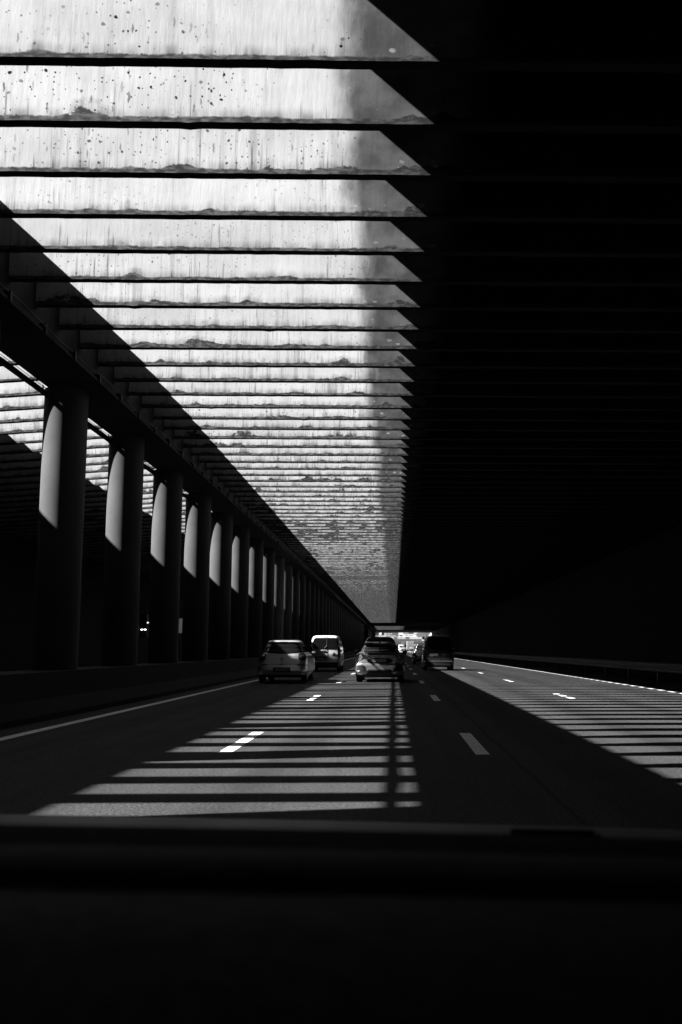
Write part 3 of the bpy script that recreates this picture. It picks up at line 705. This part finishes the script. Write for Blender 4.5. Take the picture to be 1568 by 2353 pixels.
# traffic out in the daylight
c = Car("van", (2.75, 352, .26), "small bright white van in the daylight past the exit", "van",
    [(.25, .84, .05, 5), (.45, .98, 0, 5.1), (1.0, 1.0, .04, 4.6), (1.4, .98, .06, 4.2), (2.1, .92, .14, 3.4), (2.38, .85, .2, 3.2), (2.45, .6, .5, 3)], M['white'])
c.patch("rear_window", [(1.45, -.7, .7), (2.0, -.66, .66)], M['glass'], .01)
for sg in (-1, 1): c.patch("tail_light", [(.9, min(sg*.8, sg*.97), max(sg*.8, sg*.97)), (1.4, min(sg*.8, sg*.95), max(sg*.8, sg*.95))], M['lens'], .015)
c.wheels(.8, 4, .36)
c = Car("car", (3.6, 340, .2), "dark little car just out in the daylight in front of the white van", "car",
    [(.22, .84, .12, 4.2), (.34, .95, .0, 4.3), (.6, .98, .0, 4.3), (.9, .95, .08, 3.9), (1.0, .90, .1, 3.5), (1.1, .82, .15, 3.1), (1.35, .74, .3, 2.6), (1.52, .66, .40, 2.2), (1.58, .6, .45, 2.1), (1.63, .45, .7, 1.9)], M['dark'])
c.patch("rear_window", [(1.08, -.62, .62), (1.46, -.55, .55)], M['lens_c'], .007)
for sg in (-1, 1): c.patch("tail_light", [(.80, min(sg*.66, sg*.88), max(sg*.66, sg*.88)), (.98, min(sg*.64, sg*.86), max(sg*.64, sg*.86))], M['lens_c'], .014)
c.plate_(0, .6, .8, .14, "", .018); c.wheels(.7, 3.3, .33)
c = Car("car", (6.45, 350, .26), "dark little car in front of the box truck past the exit", "car",
    [(.22, .84, .12, 4.2), (.34, .95, .0, 4.3), (.6, .98, .0, 4.3), (.9, .95, .08, 3.9), (1.0, .90, .1, 3.5), (1.1, .82, .15, 3.1), (1.35, .74, .3, 2.6), (1.52, .66, .40, 2.2), (1.58, .6, .45, 2.1), (1.63, .45, .7, 1.9)], M['dark'])
c.patch("rear_window", [(1.08, -.62, .62), (1.46, -.55, .55)], M['lens_c'], .007)
for sg in (-1, 1): c.patch("tail_light", [(.80, min(sg*.66, sg*.88), max(sg*.66, sg*.88)), (.98, min(sg*.64, sg*.86), max(sg*.64, sg*.86))], M['lens_c'], .014)
c.plate_(0, .6, .8, .14, "", .018); c.wheels(.7, 3.3, .33)
t = empty("truck", (6.35, 368, .26), "box truck with tall grey rear doors past the exit", "truck")
MB().box(-1.3, 1.3, 0, 7, .95, 3.8).build("cargo_box", M['pale'], t)
for sg in (-1, 1): MB().box(min(sg*.04, sg*1.2), max(sg*.04, sg*1.2), -.04, 0.0-.003, 1.05, 3.7).build("rear_door", M['midc'], t)
MB().box(-1.2, 1.2, 7.1, 9, .6, 3.0).build("cab", M['white'], t)
MB().box(-1.25, 1.25, -.02, .1, .5, .7).build("bumper", M['plastic'], t)
for y in (1.2, 2.3, 8):
    for sg in (-1, 1): MB().lathe([(.3, -.13), (.48, -.11), (.5, 0), (.48, .11), (.3, .13)], 20, 'x', (sg*1.05, y, .5)).build("wheel", M['rubber'], t)
c = Car("van", (8.6, 376, .26), "pale van at the right of the box truck past the exit", "van",
    [(.25, .84, .05, 5), (.45, .98, 0, 5.1), (1.0, 1.0, .04, 4.6), (1.4, .98, .06, 4.2), (2.1, .92, .14, 3.4), (2.48, .85, .2, 3.2), (2.55, .6, .5, 3)], M['white'])
c.patch("rear_window", [(1.45, -.7, .7), (2.0, -.66, .66)], M['glass'], .01); c.wheels(.8, 4, .36)

# ------------------------------------------------------------------ beyond the exit
def board(x0, x1, y, z0, z1, lines, label):
    b = MB().box(x0, x1, y, y+.15, z0, z1).build("sign_board", M['sign'])
    tag(b, label, "sign")
    for tx, z, h, wd, xc in lines: write("lettering", tx, h, (xc, y-.02, z), M['sign_t'], b, wd, .02)
    return b
gy = 372
gt = empty("sign_gantry", (0, gy, 0), "steel gantry carrying the direction signs past the exit", "gantry")
g_ = MB()
for z in (7.9, 9.0): g_.box(-8.4, 12.6, .35, .55, z, z+.18)
for i in range(22): g_.tube((-8.3+i*.95, .45, 7.98), (-7.35+i*.95 if i % 2 == 0 else -8.3+i*.95, .45, 9.1), .05, 5)
g_.build("truss", M['steel'], gt)
for x in (-8.6, 12.6): MB().box(x-.2, x+.2, .25, .65, 0, 9.3).build("post", M['steel'], gt)
board(-3.0, 1.9, gy, 5.9, 9.2, [("AUBERVILLIERS", 8.6, .8, 4.2, -.7), ("AUBERVILLIERS", 7.62, .8, 4.4, -.6), ("St DENIS", 6.95, .72, 2.3, -1.75), ("PARIS-centre", 6.22, .72, 3.6, -1.1)], "dark direction sign reading Aubervilliers, St Denis and Paris-centre")
board(3.75, 7.8, gy, 6.75, 9.2, [("DRANCY", 7.3, .8, 2.1, 4.95), ("DRANCY", 8.5, .8, 2.1, 4.95)], "upper dark direction sign reading Drancy, right of the wide sign")
b2 = MB().box(3.75, 7.8, gy, gy+.15, 5.9, 6.7).build("sign_board", M['sign_t']); tag(b2, "pale direction sign reading Le Bourget under the Drancy sign", "sign")
write("lettering", "LE BOURGET", .62, (5.7, gy-.02, 6.28), M['sign'], b2, 3.4, .02)
b3 = MB().box(2.05, 3.6, gy, gy+.15, 5.95, 7.6).build("sign_board", M['sign_t']); tag(b3, "small pale sign board with a dark panel between the two direction signs", "sign")
MB().box(2.2, 3.45, gy-.02, gy-.003, 6.1, 6.6).build("panel", M['sign'], b3)
rs = empty("round_sign", (-5.0, 366, .3), "small round white sign on a pole left of the wide direction sign", "sign")
MB().lathe([(.48, -.02), (.5, 0), (.48, .02)], 28, 'y', (0, 0, 6.75)).build("disc", M['sign_t'], rs)
MB().tube((0, .08, -.3), (0, .08, 7.1), .06, 10).build("pole", M['steel'], rs)
br = empty("road_bridge", (2, 420, 0), "pale concrete road bridge crossing behind the vehicles past the exit", "bridge")
MB().box(-40, 10.3, 0, 9, 4.75, 5.4).build("deck", M['midc'], br)
MB().box(-40, 10.3, -.4, -.02, 5.3, 6.4).build("parapet", M['pale'], br)
MB().box(-40, 10.3, -.62, -.41, 5.32, 5.5).build("ledge", M['midc'], br)
for x in (-2.0, 3.1): MB().box(x, x+1.45, -.5, -.41, 5.55, 6.35).build("panel", M['sign'], br)
for x in (-6.5, 1.2, 11): MB().box(x, x+1.5, 2, 6, 0, 4.74).build("pier", M['pale'], br)
MB().box(-40, 12, 9.5, 10, -1, 4.7).build("abutment", M['sign'], br)
rw = MB(); rw.v += [(14, 331.5, -.5), (14, 440, -.5), (14, 440, 4.2), (14, 331.5, 8.6), (16, 331.5, -.5), (16, 440, -.5), (16, 440, 4.2), (16, 331.5, 8.6)]
for q in ((0, 3, 2, 1), (4, 5, 6, 7), (3, 7, 6, 2), (0, 4, 7, 3), (1, 2, 6, 5), (0, 1, 5, 4)): rw.face(q)
tag(rw.build("retaining_wall", M['pale']), "pale retaining wall sloping down on the right past the exit", "wall")
bd = empty("building", (10, 520, 0), "pale low building with a pitched roof behind the bridge", "building")
MB().box(2, 13, 0, 10, 0, 9).build("wall", M['white'], bd)
MB().prism_y([(1.5, 9.01), (13.5, 9.01), (7.5, 12)], -.5, 10.5).build("roof", M['midc'], bd)
for i in range(4): MB().box(3+i*2.5, 4.2+i*2.5, -.05, -.004, 6.3, 7.8).build("window", M['glass'], bd)
bd2 = empty("building", (-24, 560, 0), "long pale building at the left behind the bridge", "building")
MB().box(0, 26, 0, 12, 0, 12).build("wall", M['pale'], bd2)
MB().box(-.4, 26.4, -.4, 12.4, 12.01, 12.5).build("roof", M['midc'], bd2)
for i in range(8):
    for z in (6.5, 9.3): MB().box(1.2+i*3.1, 2.8+i*3.1, -.06, -.004, z, z+1.5).build("window", M['glass'], bd2)
tre = empty("tree", (-9.5, 378, 0), "dark tree at the left edge of the daylight exit", "tree")
MB().lathe([(.3, 0), (.22, 2.5), (.14, 5.5), (.05, 7.5)], 10).tube((0, 0, 3), (1.3, .3, 6), .08, 6).tube((0, 0, 3.6), (-1.4, -.4, 6.2), .08, 6).build("trunk", M['bark'], tre)
lf = MB(); rr = random.Random(3)
for i in range(2600):
    cl = random.Random(i % 26); c0 = Vector((cl.gauss(0, 1.3), cl.gauss(0, 1.2), 6+cl.gauss(0, 1.3)))
    p = c0+Vector((rr.gauss(0, .45), rr.gauss(0, .45), rr.gauss(0, .4)))
    a = Vector((rr.gauss(0, 1), rr.gauss(0, 1), rr.gauss(0, 1))).normalized(); b = a.orthogonal().normalized()
    lf.quad(p-a*.13, p-b*.07, p+a*.13, p+b*.07)
lf.build("crown", M['leaf'], tre)
t2 = tre.copy(); COL.objects.link(t2); t2.location = (17.5, 402, 2.5); t2.rotation_euler = (0, 0, 1.9); t2.scale = (1.5, 1.5, 1.1)
t2['label'] = "dark tree above the retaining wall right of the exit"
for ch in tre.children:
    o = ch.copy(); COL.objects.link(o); o.parent = t2

# ------------------------------------------------------------------ the car the photo is taken from
me_ = empty("car", (0, 0, 0), "dark dashboard and bonnet of the car the photo is taken from", "car")
def sheet(name, rows, mat, th=0.03):
    mb = MB(); mb.grid(rows, flip=False); mb.grid([[(p[0], p[1], p[2]-th) for p in r] for r in rows], flip=True)
    for a, fl in ((0, True), (-1, False)): mb.grid([rows[a], [(p[0], p[1], p[2]-th) for p in rows[a]]], flip=fl)
    return mb.build(name, mat, me_, smooth=True)
xs = [-1.25+1.75*i/40 for i in range(41)]
def drop(x): return -0.026*x-0.004*x*x
bn = [[(x, y, 0.928+drop(x)+dz) for x in xs] for y, dz in ((1.12, -.06), (1.2, -.02), (1.28, -.007), (1.36, -.005), (1.44, -.006), (1.6, -.011), (1.8, -.043), (2.1, -.12), (2.4, -.24), (2.5, -.42))]
sheet("bonnet", bn, M['bonnet'])
def strip_(name, pts, mat): sheet(name, [[(x, y-.02*abs(x), z+drop(x)+0.0105) for x in xs] for y, z in reversed(pts)], mat)
strip_("vent_panel", [(1.06, .985), (1.02, 1.000), (1.0, 1.006), (.93, 1.012), (.862, 1.012)], M['vent'])
strip_("dashboard", [(.862, 1.010), (.852, 1.017), (.80, 1.020), (.765, 1.017), (.757, 1.006)], M['dash'])
strip_("dash_groove", [(.757, 1.008), (.73, 1.000), (.712, 1.008)], M['vent'])
strip_("lower_dashboard", [(.712, 1.010), (.70, 1.016), (.60, 1.014), (.5, .995), (.42, .95), (.36, .87), (.32, .7)], M['dash'])
# roof, doors and cabin floor behind the camera keep the daylight off the dashboard
cab = MB().box(-1.3, .52, -2.2, .22, 1.46, 1.50).box(-1.36, -1.3, -2.2, .5, .3, 1.46).box(.52, .58, -2.2, .5, .3, 1.46).box(-1.3, .52, -2.26, -2.2, .3, 1.46).box(-1.3, .52, -2.2, .8, .25, .3)
cab.build("cabin", M['plastic'], me_)
wp = MB(); y0 = 1.25
wp.tube((.135, y0, .946), (.150, y0, .960), .011).tube((.150, y0, .960), (.255, y0, .958), .013).tube((.255, y0, .958), (.272, y0, .945), .011)
wo = wp.build("wiper", M['vent'], me_)
MB().tube((.166, y0-.016, .953), (.178, y0-.016, .960), .004).build("wiper_glint", M['steel'], wo)  # small steel stub added to put a glint on the wiper
